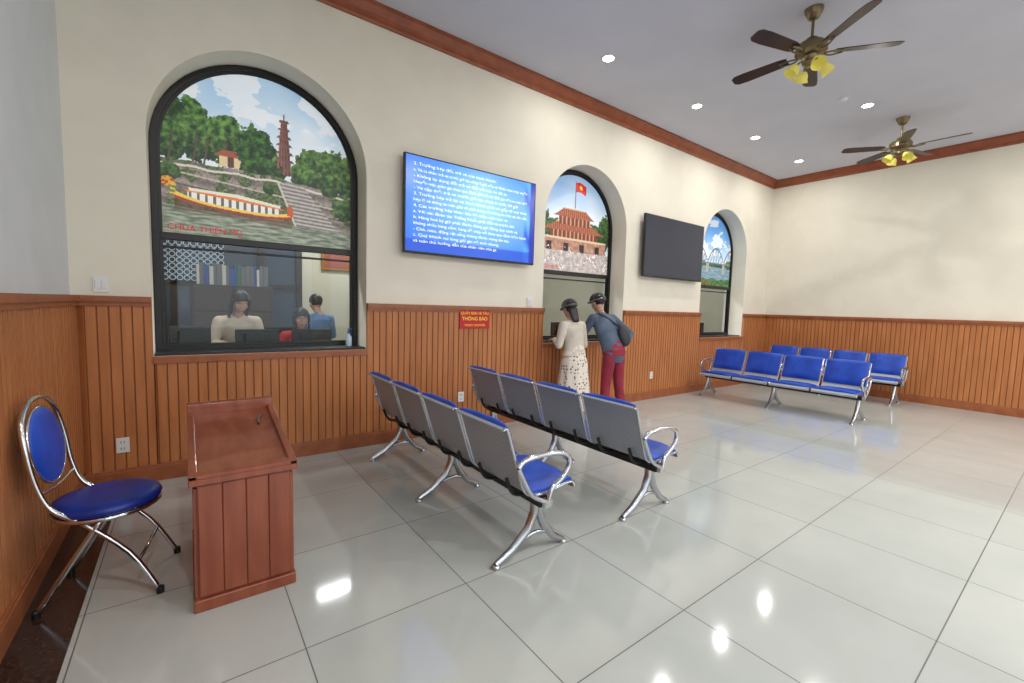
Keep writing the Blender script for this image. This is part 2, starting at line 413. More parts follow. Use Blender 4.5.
def txt(body,loc,size,m,parent,name,align='LEFT',bold=0,rot=(math.pi/2,0,0),wmax=None):
    cu=bpy.data.curves.new(name,'FONT'); cu.body=body; cu.size=size; cu.align_x=align; cu.materials.append(m)
    o=bpy.data.objects.new(name,cu); COL.objects.link(o); bpy.context.view_layer.update()
    sx=1
    if wmax and o.dimensions.x>0: sx=wmax/o.dimensions.x
    me=ev(o); bpy.data.objects.remove(o); me.transform(Matrix.Diagonal((sx,1,1,1)))
    me.transform(Matrix.Translation(loc)@Matrix.Rotation(rot[0],4,'X'))
    ob=bpy.data.objects.new(name,me); COL.objects.link(ob); ob.parent=parent; return ob
M_red2=mat('caption_red',(214,36,44),.5,emit=(214,36,44),es=.2)
def poster(name,W3,fn,label,nx,nzr,ls=.075):
    cx,WR,SPR=W3
    r=WR-.055; z0=2.06; root=empty(name)
    vs=[];cols=[];fs=[]
    H=SPR+r-z0
    for j in range(nzr+1):
        z=z0+H*j/nzr
        for i in range(nx+1):
            x=-r+2*r*i/nx
            if z>SPR:
                hw=math.sqrt(max(0,r*r-(z-SPR)**2)); x=x/r*max(hw,.001)
            vs.append((cx+x,W+.30,z)); cols.append(fn(x,z-z0))
    for j in range(nzr):
        for i in range(nx):
            a=j*(nx+1)+i; fs.append((a,a+1,a+nx+2,a+nx+1))
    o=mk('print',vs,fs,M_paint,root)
    ca=o.data.color_attributes.new('Col','FLOAT_COLOR','POINT')
    flat=[]
    for c in cols: flat+= [*lin(tuple(max(0,min(255,v)) for v in c)),1]
    ca.data.foreach_set('color',flat)
    back=G(); arch=arch_pts(cx,r,z0,SPR); back.add([(x,W+.31,z) for x,z in arch],[tuple(range(len(arch)))]); back.make('backing',M_white,root)
    if label: txt(label,(cx-r+.05,W+.295,z0+.03),ls,M_red2,root,'caption')
poster('pagoda_poster',WINS[0],poster1,'CHÙA THIÊN MỤ',330,300,.072)
poster('palace_poster',WINS[1],poster2,'ĐẠI NỘI HUẾ',200,190,.07)
poster('bridge_poster',WINS[2],poster3,'CẦU TRƯỜNG TIỀN',170,170,.07)
# ---------------------------------------------------------------- televisions
M_off=mat('lcd_off',(54,58,72),.22)
def tv(x0,x1,z0,z1,on):
    root=empty('flat_screen_television'); y=W-.09
    g=G(); g.box(((x0+x1)/2,y,(z0+z1)/2),(x1-x0,.045,z1-z0)); g.make('casing',M_blackpl,root,bevel=.006)
    g=G(); g.box(((x0+x1)/2,W-.0345,(z0+z1)/2),(.5,.068,.4)); g.box(((x0+x1)/2,y+.03,(z0+z1)/2-.1),((x1-x0)*.7,.03,(z1-z0)*.55)); g.make('bracket',M_blackpl,root)
    b=.016; nx=60; nn=34; vs=[];cols=[];fs=[]
    for j in range(nn+1):
        for i in range(nx+1):
            u=i/nx; v=j/nn; vs.append((x0+b+(x1-x0-2*b)*u,y-.024,z0+b+.006+(z1-z0-2*b-.006)*v))
            c=mixc((128,184,238),(52,108,214),sm(0,.8,math.hypot((u-.55)*1.1,(v-.6)*.9)))
            if u>.90: c=mixc((24,66,176),(80,156,232),abs(math.sin((u*6+v*2.2)*3)))
            if v<.12: c=mixc(c,(24,62,170),.7)
            if u>.965: c=(18,40,150)
            cols.append(c)
    for j in range(nn):
        for i in range(nx):
            a=j*(nx+1)+i; fs.append((a,a+1,a+nx+2,a+nx+1))
    o=mk('screen',vs,fs,M_screen if on else M_off,root)
    if on:
        ca=o.data.color_attributes.new('Col','FLOAT_COLOR','POINT'); flat=[]
        for c in cols: flat+=[*lin(c),1]
        ca.data.foreach_set('color',flat)
        lines=["2. Trường hợp đổi, trả vé của hành khách:","a. Vé cá nhân: trả vé trước giờ tàu chạy 4 giờ; nếu vé được mua trực tuyến","- Không áp dụng đổi trả vé đối với các vé đã in","khuyến mại, giảm giá theo quy định; phí trả vé 20% giá tiền in trên thẻ",
        "- Vé tập thể: trả vé trước giờ tàu chạy ít nhất 24 giờ","3. Trường hợp trả lại vé, hành khách phải có giấy tờ tuỳ thân","hợp lệ và thông tin trên giấy tờ phải trùng với thông tin trên vé; khi cần",
        "4. Các trường hợp khác: liên hệ nhân viên bán vé","a. Với các đoàn tàu Thống Nhất phải đổi vé trước khi","b. Hàng hoá ký gửi phải được đóng gói đúng quy cách và","không chứa hàng cấm, hàng dễ cháy nổ theo quy định hiện hành",
        "- Chó, mèo, động vật sống không được mang lên tàu","c. Quý khách vui lòng giữ gìn vệ sinh chung","và tuân thủ hướng dẫn của nhân viên nhà ga"]
        for i,l in enumerate(lines):
            ww=(x1-x0)*(.86 if len(l)>58 else .84*len(l)/58)
            txt(l,(x0+.10,y-.027,z1-.11-i*.0615),.044,M_text,root,'text_line_%d'%(i+1),wmax=ww)
    return root
tv(1.85,3.62,2.05,3.08,True)
tv(5.89,7.60,2.06,3.06,False)
# notice sign, switches
r=empty('notice_sign'); g=G(); g.box((2.79,W-.038,1.345),(.42,.012,.23)); g.make('board',M_red,r)
for i,(t,s) in enumerate((("QUẦY BÁN VÉ TÀU",.045),("THÔNG BÁO",.06),("TICKET COUNTER",.035))): 
    txt(t,(2.79,W-.046,1.40-.07*i),s,M_yellow,r,'lettering_%d'%(i+1),'CENTER')
def plate(name,x,z,w,h,y,sock):
    r=empty(name); g=G(); g.box((x,y-.006,z),(w,.01,h)); g.make('plate',M_white,r,bevel=.003)
    g=G()
    if sock:
        for dz in (-.025,.025):
            for dx in (-.01,.01): g.box((x+dx,y-.012,z+dz),(.004,.003,.016))
        g.make('socket_holes',M_blackpl,r)
    else:
        for dx in (-.018,.018): g.box((x+dx,y-.014,z),(.028,.006,.06))
        g.make('rocker',M_white,r,bevel=.002)
plate('light_switch',-.52,1.585,.09,.12,W,False)
plate('power_outlet',-.43,.33,.08,.12,W-.031,True)
plate('power_outlet',2.62,.41,.08,.12,W-.031,True)
plate('power_outlet',6.35,.41,.08,.12,W-.031,True)
plate('light_switch',3.66,1.58,.09,.12,W,False)
# ---------------------------------------------------------------- waiting benches
def bench(loc,rz,n=4,pitch=.565,inset=.09):
    """local: +x forward, y along bench, origin = rear-foot line centre"""
    root=empty('waiting_bench',loc,rz); Lb=n*pitch
    prof=[(-.015,.825),(.0,.835),(.018,.822),(.045,.74),(.085,.62),(.125,.50),(.145,.455),(.175,.425),(.22,.41),(.31,.405),(.42,.42),(.49,.43),(.53,.425),(.545,.405),(.54,.385)]
    sh=G(); pad=G(); edge=G()
    def offs(pr,d):
        out=[]
        for i,p in enumerate(pr):
            a=Vector(pr[max(0,i-1)]); b=Vector(pr[min(len(pr)-1,i+1)]); t=(b-a).normalized(); out.append((p[0]+ -t.y*d,p[1]+t.x*d))
        return out
    for k in range(n):
        y0=-Lb/2+k*pitch+.02; y1=y0+pitch-.04
        A=prof; B=offs(prof,.006); m=len(A)
        vs=[(p[0],y,p[1]) for y in (y0,y1) for p in A]+[(p[0],y,p[1]) for y in (y0,y1) for p in B]
        fs=[]
        for i in range(m-1):
            fs+=[(i,i+1,m+i+1,m+i),(2*m+i,3*m+i,3*m+i+1,2*m+i+1),(i,2*m+i,2*m+i+1,i+1),(m+i,m+i+1,3*m+i+1,3*m+i)]
        fs+=[(0,m,3*m,2*m),(m-1,3*m-1,4*m-1,2*m-1)]
        sh.add(vs,fs)
        for y in (y0,y1): edge.tube([(p[0],y,p[1]) for p in prof],.009,8,smooth=2)
        for rng,th in (((1,6),.032),((7,13),.036)):
            pp=prof[rng[0]:rng[1]]; q=[]
            for i in range(len(pp)-1):
                for s in range(4): q.append((pp[i][0]+(pp[i+1][0]-pp[i][0])*s/4,pp[i][1]+(pp[i+1][1]-pp[i][1])*s/4))
            q.append(pp[-1]); m2=len(q); NY=8
            vs=[];fs=[]
            def nn(i):
                a=Vector(q[max(0,i-1)]); b=Vector(q[min(m2-1,i+1)]); t=(b-a).normalized(); v=Vector((-t.y,t.x)); 
                return v if (v.x+v.y)>0 else -v
            for i in range(m2):
                ni=nn(i); e1=min(1,min(i,m2-1-i)/2)
                for j in range(NY+1):
                    e2=min(1,min(j,NY-j)/1.5); h=.008+th*(.35+.65*min(1,(e1*e2)**.5)) 
                    yy=y0+.012+(y1-y0-.024)*j/NY
                    vs.append((q[i][0]+ni.x*h,yy,q[i][1]+ni.y*h))
            for i in range(m2):
                ni=nn(i)
                for j in range(NY+1): vs.append((q[i][0]+ni.x*.006,y0+.012+(y1-y0-.024)*j/NY,q[i][1]+ni.y*.006))
            c=NY+1; T=m2*c
            for i in range(m2-1):
                for j in range(NY):
                    a=i*c+j; fs.append((a,a+1,a+c+1,a+c)); fs.append((T+a,T+a+c,T+a+c+1,T+a+1))
            for i in range(m2-1):
                for j in (0,NY): a=i*c+j; fs.append((a,a+c,T+a+c,T+a))
            for j in range(NY):
                for i in (0,m2-1): a=i*c+j; fs.append((a,a+1,T+a+1,T+a))
            pad.add(vs,fs)
    sh.make('seat_shells',M_perf,root,auto=40); edge.make('shell_edges',M_chrome,root,True); pad.make('cushions',M_blue,root,auto=50)
    g=G(); g.box((.30,0,.352),(.085,Lb-.02,.055)); g.make('beam',M_blackpl,root,bevel=.008)
    g=G()
    for k in range(n):
        yc=-Lb/2+(k+.5)*pitch
        for dy in (-.15,.15): g.tube([(.10,yc+dy,.50),(.15,yc+dy,.40),(.26,yc+dy,.375),(.46,yc+dy,.395)],.012,8,smooth=4)
    g.make('seat_brackets',M_blackpl,root,True)
    g=G()
    for y in (-Lb/2+inset,0,Lb/2-inset):
        g.tube([(.29,y,.37),(.285,y,.27),(.24,y,.17),(.12,y,.075),(.01,y,.022)],[.030,.029,.027,.024,.019],10,smooth=0)
        g.tube([(.31,y,.37),(.315,y,.27),(.36,y,.17),(.44,y,.075),(.53,y,.022)],[.030,.029,.027,.024,.019],10,smooth=0)
        g.tube([(.17,y,.105),(.30,y,.135),(.41,y,.105)],.012,8,smooth=4)
        for x in (.01,.53): g.lathe([(.026,0),(.028,.012),(.02,.024)],(x,y,0),14)
    g.make('legs',M_steel,root,auto=60)
    g=G()
    for y in (-Lb/2-.012,Lb/2+.012):
        g.tube([(.075,y,.61),(.12,y,.645),(.25,y,.655),(.38,y,.645),(.455,y,.61),(.46,y,.55),(.41,y,.49),(.33,y,.44),(.30,y,.36)],.016,10,smooth=5)
        g.tube([(.30,y,.36),(.18,y,.43),(.11,y,.54),(.075,y,.61)],.014,10,smooth=5)
        g.box((.30,y*.99,.355),(.06,.04,.05))
    g.make('armrests',M_chrome,root,auto=50)
    return root
bench((1.38,3.0,0),0)
bench((2.46,2.97,0),0)
bench((7.93,3.08,0),math.pi,pitch=.585,inset=.05)
bench((10.12,3.08,0),math.pi)
# ---------------------------------------------------------------- desk
d=empty('wooden_desk'); g=G(); x0,x1,y0,y1=0.0,.43,2.46,3.28; F,B=.655,.80
def prism(g,x0,x1,prof,mi=0):
    n=len(prof); vs=[(x,y,z) for x in (x0,x1) for y,z in prof]
    g.add(vs,[tuple(range(n)),tuple(range(2*n-1,n-1,-1))]+[(i,(i+1)%n,n+(i+1)%n,n+i) for i in range(n)],mi)
prism(g,x0+.015,x1-.015,[(y0+.015,.06),(y1-.015,.06),(y1-.015,B-.03),(y0+.015,F-.03)]); g.make('carcass',M_desk,d)
g=G()
for k in range(4):
    xx=x0+.018+k*.0985; g.box((xx+.049,y0+.01,.345),(.0965,.018,.55))
for k in range(8):
    yy=y0+.02+k*.098; h=F-.05+(B-F)*(k/8)-.06
    g.box((x1-.008,yy+.047,.06+h/2),(.018,.093,h)); g.box((x0+.008,yy+.047,.06+h/2),(.018,.093,h))
g.make('panelling',M_desk,d,bevel=.004)
g=G(); g.box(((x0+x1)/2,(y0+y1)/2,.03),(x1-x0+.012,y1-y0+.012,.06)); g.make('plinth',M_desk,d,bevel=.006)
g=G(); prism(g,x0-.015,x1+.015,[(y0-.015,F-.03),(y1+.01,B-.03),(y1+.01,B),(y0-.015,F)])
for xa,xb in ((x0-.015,x0+.02),(x1-.02,x1+.015)): prism(g,xa,xb,[(y0-.015,F),(y1+.01,B),(y1+.01,B+.02),(y0-.015,F+.02)])
prism(g,x0-.015,x1+.015,[(y0-.015,F),(y0+.03,F+.008),(y0+.03,F+.028),(y0-.015,F+.02)])
prism(g,x0-.015,x1+.015,[(y1-.03,B-.01),(y1+.01,B),(y1+.01,B+.06),(y1-.03,B+.055)])
g.make('sloped_top',M_desk,d,bevel=.004)
g=G(); g.tube([(.33,2.98,.757),(.34,3.05,.772),(.36,3.10,.781)],.006,8); g.make('pen',M_blackpl,empty('ballpoint_pen'))
# ---------------------------------------------------------------- banquet chair
ch=empty('banquet_chair',(-.565,3.02,0),math.radians(-9))
g=G()
for s in (-1,1):
    g.tube([(.0,s*.19,.012),(.12,s*.19,.22),(.245,s*.185,.43)],.012,10,smooth=4)
    g.tube([(.46,s*.20,.012),(.34,s*.19,.24),(.16,s*.185,.43)],.012,10,smooth=4)
g.tube([(.10,-.19,.19),(.10,.19,.19)],.008,8); g.tube([(.375,-.193,.18),(.375,.193,.18)],.008,8)
g.tube([(.16,-.185,.43),(.07,-.185,.50),(.025,-.19,.62),(.0,-.195,.78),(-.02,-.17,.91),(-.028,-.09,.985),(-.03,0,1.0),(-.028,.09,.985),(-.02,.17,.91),(0,.195,.78),(.025,.19,.62),(.07,.185,.50),(.16,.185,.43)],.012,10,smooth=5)
g.tube([(.03,-.187,.58),(.035,0,.565),(.03,.187,.58)],.008,8,smooth=4)
g.tube([(.22+.205*math.cos(a*math.pi/12),.205*math.sin(a*math.pi/12),.428) for a in range(24)],.012,8,closed=True)
g.make('tubular_frame',M_chrome,ch,True)
g=G()
for x,y in ((0,-.19),(0,.19),(.46,-.2),(.46,.2)): g.lathe([(.017,0),(.017,.03),(.012,.035)],(x,y,0),12)
g.make('rubber_feet',M_blackpl,ch)
g=G(); g.lathe([(.02,.435),(.185,.435),(.212,.445),(.218,.462),(.208,.480),(.17,.492),(.08,.497),(.01,.498)],(.22,0,0),36); g.make('round_seat',M_blue2,ch,True)
g=G(); R=Matrix.Rotation(math.radians(-8),3,'Y')
g.ell((.0,0,.77),(.026,.165,.185),28,0,R); g.make('oval_backrest',M_blue,ch,True)
g=G(); g.tube([R@Vector((0,.168*math.cos(a*math.pi/14),.188*math.sin(a*math.pi/14)))+Vector((0,0,.77)) for a in range(28)],.007,8,closed=True)
for s in (-1,1): g.tube([(-.0,s*.165,.77),(0,s*.195,.77)],.006,6)
g.make('backrest_rim',M_chrome,ch,True)
# ---------------------------------------------------------------- ceiling fans
def fan(x,y,zh,a0):
    r=empty('ceiling_fan',(x,y,0))
    g=G(); g.lathe([(.03,ZC-.10),(.05,ZC-.085),(.075,ZC-.03),(.08,ZC)],(0,0,0),24); g.lathe([(.013,zh+.05),(.013,ZC-.08)],(0,0,0),12)
    g.lathe([(.03,zh+.11),(.05,zh+.10),(.07,zh+.06),(.115,zh+.05),(.135,zh+.02),(.135,zh-.03),(.11,zh-.05),(.06,zh-.06),(.05,zh-.09),(.07,zh-.10),(.07,zh-.125),(.03,zh-.15)],(0,0,0),32)
    g.make('motor_housing',M_brass,r,auto=40)
    bl=G(); br=G()
    for k in range(5):
        a=math.radians(a0+72*k); Rm=Matrix.Rotation(a,3,'Z')@Matrix.Rotation(math.radians(12),3,'X')
        out=[(.20,.045),(.26,.058),(.60,.072),(.70,.066),(.735,.04)]
        pts=[(u,w) for u,w in out]+[(u,-w) for u,w in reversed(out)]; n=len(pts)
        vs=[Rm@Vector((u,w,0))+Vector((0,0,zh-.035+h)) for h in (0,.008) for u,w in pts]
        bl.add(vs,[tuple(range(n)),tuple(range(n,2*n))]+[(i,(i+1)%n,n+(i+1)%n,n+i) for i in range(n)])
        Rz=Matrix.Rotation(a,3,'Z')
        for s in (-1,1): br.tube([Rz@Vector((.10,0,0))+Vector((0,0,zh-.045)),Rz@Vector((.17,s*.035,0))+Vector((0,0,zh-.05)),Rz@Vector((.27,s*.02,0))+Vector((0,0,zh-.042))],.008,8,smooth=4)
    bl.make('blades',M_blade,r,bevel=.002); br.make('blade_arms',M_brass,r,True)
    gl=G(); ar=G()
    for k in range(4):
        a=math.radians(45+90*k); dx,dy=math.cos(a),math.sin(a)
        ar.tube([(.03*dx,.03*dy,zh-.12),(.09*dx,.09*dy,zh-.115),(.115*dx,.115*dy,zh-.145)],.009,8,smooth=4)
        vs=[];fs=[];pr=[(.015,0),(.034,-.012),(.050,-.040),(.054,-.070),(.066,-.095)];n=18
        for rr,z in pr:
            for j in range(n):
                t=2*math.pi*j/n; vs.append(Matrix.Rotation(a,3,'Z')@(Matrix.Rotation(math.radians(-35),3,'Y')@Vector((rr*math.cos(t),rr*math.sin(t),z)))+Vector((.115*dx,.115*dy,zh-.14)))
        for q in range(len(pr)-1):
            for j in range(n): fs.append((q*n+j,q*n+(j+1)%n,(q+1)*n+(j+1)%n,(q+1)*n+j))
        gl.add(vs,fs)
    ar.make('lamp_arms',M_brass,r,True); gl.make('glass_shades',M_amber,r,True)
fan(4.88,1.87,4.05,20); fan(8.47,1.96,4.03,56)
# ---------------------------------------------------------------- recessed downlights
def downlight(x,y,p=36):
    r=empty('recessed_downlight',(x,y,ZC))
    g=G(); g.lathe([(.058,-.003),(.075,-.008),(.085,-.004),(.085,0),(.058,0)],(0,0,0),28); g.make('trim_ring',M_white,r,True)
    g=G(); g.lathe([(.01,-.006),(.062,-.006),(.062,-.002),(.01,-.002)],(0,0,0),28); g.make('lens',M_lamp,r)
    la=bpy.data.lights.new('lamp','AREA'); la.shape='DISK'; la.size=.11; la.energy=p; la.color=(1,.97,.93); o=bpy.data.objects.new('lamp',la); o.location=(0,0,-.012); o.parent=r; COL.objects.link(o)
for x in (4.01,5.88,7.64,9.40): downlight(x,3.66,15)
downlight(7.62,2.16,26)
for x in (.3,2.15,4.01,5.88,7.64,9.40):  # unseen rows behind the camera, added to fill the hall with light
    downlight(x,-.6); downlight(x,-3.0)
g=G(); g.lathe([(.02,-.03),(.045,-.025),(.055,-.004),(.055,0)],(0,0,0),20); o=g.make('smoke_detector',M_white,None,True); o.location=(7.14,2.30,ZC)
# ---------------------------------------------------------------- office behind the counter
OY=8.2
M_off_w=mat('office_paint',(200,196,176),.8)
g=G(); g.box(((XL+XR)/2,OY+.1,1.6),(XR-XL+.4,.2,3.4)); g.make('wall_office_north',M_off_w)
g=G(); g.box((XL-.1,(W+.42+OY)/2,1.6),(.2,OY-W-.42,3.4)); g.make('wall_office_west',M_off_w)
g=G(); g.box((XR+.1,(W+.42+OY)/2,1.6),(.2,OY-W-.42,3.4)); g.make('wall_office_east',M_off_w)
g=G(); g.box((2.9,(W+.42+OY)/2,1.6),(.12,OY-W-.44,3.2)); g.make('wall_office_partition',M_off_w)
g=G(); g.box(((XL+XR)/2,(W+.42+OY)/2,-.05),(XR-XL,OY-W-.42,.1)); g.make('floor_office',mat('office_tile',(150,148,140),.3))
g=G(); g.box(((XL+XR)/2,(W+.42+OY)/2,3.35),(XR-XL+.4,OY-W-.4,.1)); g.make('ceiling_office',M_off_w)
for x,y,e in ((2.1,7.2,34),(.5,5.55,22),(4.7,6.2,34),(8.5,6.2,34)):  # unseen glowing panels and lamps added to brighten the office and clerks
    r=empty('office_fill_light',(x,y,3.3)); g=G(); g.box((0,0,-.02),(1.0,.2,.04)); g.make('diffuser',mat('panel_glow',(255,255,255),.5,emit=(240,248,255),es=2),r)
    la=bpy.data.lights.new('lamp','AREA'); la.shape='RECTANGLE'; la.size=1.0; la.size_y=.2; la.energy=e; la.color=(.97,.98,1); o=bpy.data.objects.new('lamp',la); o.location=(0,0,-.05); o.parent=r; COL.objects.link(o)
# timber window wall with lattice on the office back wall
r=empty('window_office'); g=G(); yb=OY-.03
for x in (-.66,-.14,.42,.98,1.54): g.box((x,yb,1.45),(.09,.06,2.9))
for z in (.5,1.0,1.72,2.50): g.box((.44,yb,z),(2.2,.06,.08))
g.box((.44,yb,.25),(2.2,.05,.5)); g.box((.44,yb,2.75),(2.2,.05,.45))
g.make('dark_frame',M_dark,r)
g=G(); g.box((.44,yb+.02,1.75),(2.16,.01,2.2)); g.make('panes',mat('dusk_pane',(62,76,92),.15),r)
g=G()
for ix in range(13):
    for iz in range(8):
        cx=-.58+ix*.085; cz=1.80+iz*.085
        g.tube([(cx+.036*math.cos(a*math.pi/5),yb-.04,cz+.036*math.sin(a*math.pi/5)) for a in range(10)],.006,6,closed=True)
g.make('lattice',mat('lattice_white',(190,206,220),.5,emit=(190,206,220),es=.25),r)
r=empty('framed_picture'); g=G(); g.box((2.15,OY-.03,2.22),(.5,.04,.32)); g.make('gilt_frame',mat('gilt',(170,120,50),.4,.5),r,bevel=.01)
g=G(); g.box((2.15,OY-.053,2.22),(.4,.01,.22)); g.make('print',mat('print_red',(150,70,50),.5),r)
r=empty('filing_cabinet'); g=G(); g.box((.55,7.75,.85),(1.0,.5,1.7)); g.make('body',mat('cabinet_brown',(52,42,38),.5),r,bevel=.01)
g=G()
for z in (.3,.72,1.14,1.5): 
    for x in (.3,.8): g.box((x,7.49,z),(.44,.02,.34)); 
g.make('drawers',mat('cabinet_front',(70,58,52),.5),r,bevel=.006)
r=empty('document_binders'); g=G(); rr=random.Random(3)
xx=.12
while xx<1.0:
    w_=rr.choice((.035,.05,.065)); h_=rr.uniform(.24,.31); g.box((xx+w_/2,7.72,1.702+h_/2),(w_-.003,.24,h_),rr.randrange(4)); xx+=w_
g.make('binders',[mat('binder_blue',(50,84,150),.5),mat('binder_white',(210,208,200),.6),mat('binder_green',(60,110,84),.5),mat('binder_grey',(110,112,118),.5)],r)
M_top=mat('counter_top',(96,76,60),.3)
def counter(c,w):
    r=empty('office_counter'); g=G(); g.box((c,5.24,.93),(w,.48,.04)); g.make('top',M_top,r,bevel=.005)
    g=G(); 
    for x in (c-w/2+.03,c+w/2-.03): g.box((x,5.24,.455),(.04,.44,.91))
    g.box((c,5.06,.6),(w-.1,.03,.6)); g.make('supports',M_dark,r)
counter(.7,2.3); counter(4.7,2.0); counter(8.6,2.0)
def monitor(x,y,w=.48,h=.28,z=1.0,rz=0):
    r=empty('computer_monitor',(x,y,.95),rz); g=G(); g.box((0,0,.05+h/2),(w,.03,h)); g.box((0,-.03,.05+h/2),(w*.6,.04,h*.6)); g.make('panel',M_blackpl,r,bevel=.006)
    g=G(); g.box((0,-.02,.05),(.05,.02,.10)); g.box((0,0,.006),(.22,.16,.012)); g.make('stand',M_blackpl,r,bevel=.003)
    g=G(); g.box((0,.017,.05+h/2),(w-.03,.004,h-.03)); g.make('screen',mat('monitor_screen',(120,150,190),.3,emit=(120,160,210),es=.6),r)
monitor(.58,5.16,.40,.20,rz=.1); monitor(1.10,5.16,.40,.20,rz=-.1); monitor(.02,5.16,.34,.24,rz=.3); monitor(4.9,5.22); monitor(8.9,5.22); monitor(8.35,5.22)
r=empty('sanitizer_bottle',(1.36,4.70,SILL+.023)); g=G(); g.lathe([(.028,0),(.03,.01),(.03,.10),(.012,.12),(.012,.135)],(0,0,0),18); g.make('bottle',mat('bottle_clear',(190,210,226),.15),r,True)
g=G(); g.lathe([(.013,.135),(.013,.16),(.006,.165),(.006,.18)],(0,0,0),12); g.box((.012,0,.182),(.045,.014,.01)); g.make('pump',mat('pump_blue',(40,90,190),.4),r)
# ---------------------------------------------------------------- people
def person(name,loc,rz,J,mats,dims,voxel=.007,extra=None,foot=True):
    """J: joint dict local (x right, y forward, z up). mats: skin,top,bottom,shoe. dims: scale params"""
    root=empty(name,loc,rz); V=lambda k:Vector(J[k]); g=G(); seg=[]
    Xr=(V('shr')-V('shl')).normalized(); Xh=(V('hipr')-V('hipl')).normalized()
    def limb(ks,rs,mi,flatend=False):
        pts=[V(k) if isinstance(k,str) else Vector(k) for k in ks]
        P=[];Rr=[]
        for i in range(len(pts)-1):
            for s in range(6):
                t=s/6; P.append(pts[i].lerp(pts[i+1],t)); Rr.append(rs[i]+(rs[i+1]-rs[i])*t)
            seg.append((pts[i],pts[i+1],rs[i],rs[i+1],mi))
        P.append(pts[-1]); Rr.append(rs[-1]); g.tube(P,Rr,14)
        g.ell(pts[0],(rs[0],)*3,14)
        for p,r_ in list(zip(pts,rs))[1:(-1 if flatend else None)]: g.ell(p,(r_,)*3,14)
    T=dims['torso']
    secs=[];n=len(T)
    for i,(p,hw,hd,mi) in enumerate(T):
        a=Vector(T[max(0,i-1)][0]); b=Vector(T[min(n-1,i+1)][0]); t=(b-a).normalized()
        f=i/(n-1); X=(Xh*(1-f)+Xr*f).normalized(); Y=t.cross(X).normalized(); secs.append((Vector(p),X*hw,Y*hd))
        if i<n-1: seg.append((Vector(p),Vector(T[i+1][0]),(hw+hd)/2,(T[i+1][1]+T[i+1][2])/2,mi))
    ss=[]
    for i in range(n-1):
        for s in range(5):
            t=s/5; t=t*t*(3-2*t)*.5+t*.5; ss.append(tuple(secs[i][q].lerp(secs[i+1][q],t) for q in range(3)))
    ss.append(secs[-1]); g.loft(ss,28)
    k=dims.get('k',1)
    limb(['neck','head'],[.052*k,.046*k],0)
    hd=V('head'); f=Vector(J['look']).normalized(); up=(Vector((0,0,1))-f*f.z).normalized(); rt=f.cross(up).normalized()
    Rm=Matrix((rt,f,up)).transposed(); hc=hd+up*.075*k+f*.015
    def HP(x,y,z): return hc+Rm@Vector((x,y,z))*k
    def he(x,y,z,a,b,c): g.ell(HP(x,y,z),(a*k,b*k,c*k),20,0,Rm)
    he(0,-.012,.035,.076,.092,.082); he(0,.012,-.025,.064,.074,.082); he(0,.035,-.075,.036,.042,.035)
    he(0,.09,-.022,.011,.016,.018); he(0,.083,0,.009,.012,.026); he(0,.076,.026,.052,.018,.012); he(0,.078,-.062,.024,.012,.01)
    for s in (-1,1): he(s*.076,-.002,-.012,.011,.02,.031); he(s*.04,.058,-.025,.022,.022,.022)
    seg.append((hc-up*.07*k,hc+up*.05*k,.09*k,.09*k,0))
    for s,S_ in (('l',-1),('r',1)):
        sh,el,wr=V('sh'+s),V('el'+s),V('wr'+s)
        tp=dims.get('sleeve',1.0); mi=1; aw=dims.get('arm',1)
        limb([sh,el],[.058*k*aw,.046*k*aw],mi)
        if tp>=1: limb([el,el.lerp(wr,.93)],[.046*k*aw,.037*k*aw],mi,True)
        else: limb([el,el.lerp(wr,.15)],[.046*k*aw,.043*k*aw],mi,True)
        limb([el,wr],[.036*k,.025*k],0)
        limb([V('neck').lerp(sh,.25)-Vector((0,0,.03)),sh],[.055*k,.06*k],mi)
        hdv=Vector(J['hand'+s]).normalized(); pn=Vector(J.get('palm'+s,(0,0,-1))).normalized(); pn=(pn-hdv*pn.dot(hdv)).normalized(); sd=hdv.cross(pn).normalized()
        th=Vector(J.get('thumb'+s,(-S_,0,0))); 
        if sd.dot(th)<0: sd=-sd
        g.loft([(wr+hdv*a,sd*b,pn*c) for a,b,c in ((-.01,.024,.02),(.01,.028,.018),(.045,.04,.016),(.08,.041,.014),(.09,.036,.011))],16)
        seg.append((wr,wr+hdv*.09,.035,.035,0))
        for fi,(o,l) in enumerate(((.030,.072),(.010,.080),(-.010,.075),(-.029,.058))):
            b=wr+hdv*.082+sd*o; c1=J.get('curl'+s,.35); pts=[b]; dv=hdv.copy(); dv=(dv+sd*o*1.5).normalized()
            for q in range(3):
                dv=(dv+pn*c1*.5).normalized(); pts.append(pts[-1]+dv*l*(.45,.32,.23)[q])
            limb(pts,[.0095,.009,.0082,.0068],0)
        b=wr+hdv*.025+sd*.028; p1=b+(hdv*.5+sd*.75+pn*.25).normalized()*.035; p2=p1+(hdv*.85+sd*.35+pn*.3).normalized()*.032; limb([b,p1,p2,p2+(hdv+pn*.3).normalized()*.022],[.014,.012,.0105,.0085],0)
    for s,S_ in (('l',-1),('r',1)):
        hp,kn,an=V('hip'+s),V('kn'+s),V('an'+s); lw=dims.get('leg',1)
        limb([hp,kn,kn.lerp(an,.93)],[.088*k*lw,.064*k*lw,.056*k*lw],2,True)
        limb([kn,kn.lerp(an,.35),an],[.05*k,.052*k,.034*k],0)
        fd=Vector(J.get('foot',(0,1,0))).normalized(); z=Vector((0,0,1)); sx=fd.cross(z)
        a0=Vector((an.x,an.y,an.z-.075))
        g.loft([(a0-fd*.05+z*.030,sx*.026,z*.028),(a0-fd*.03+z*.034,sx*.034,z*.034),(a0+fd*.05+z*.036,sx*.040,z*.036),(a0+fd*.12+z*.026,sx*.047,z*.026),(a0+fd*.17+z*.020,sx*.040,z*.020),(a0+fd*.19+z*.016,sx*.024,z*.014)],18)
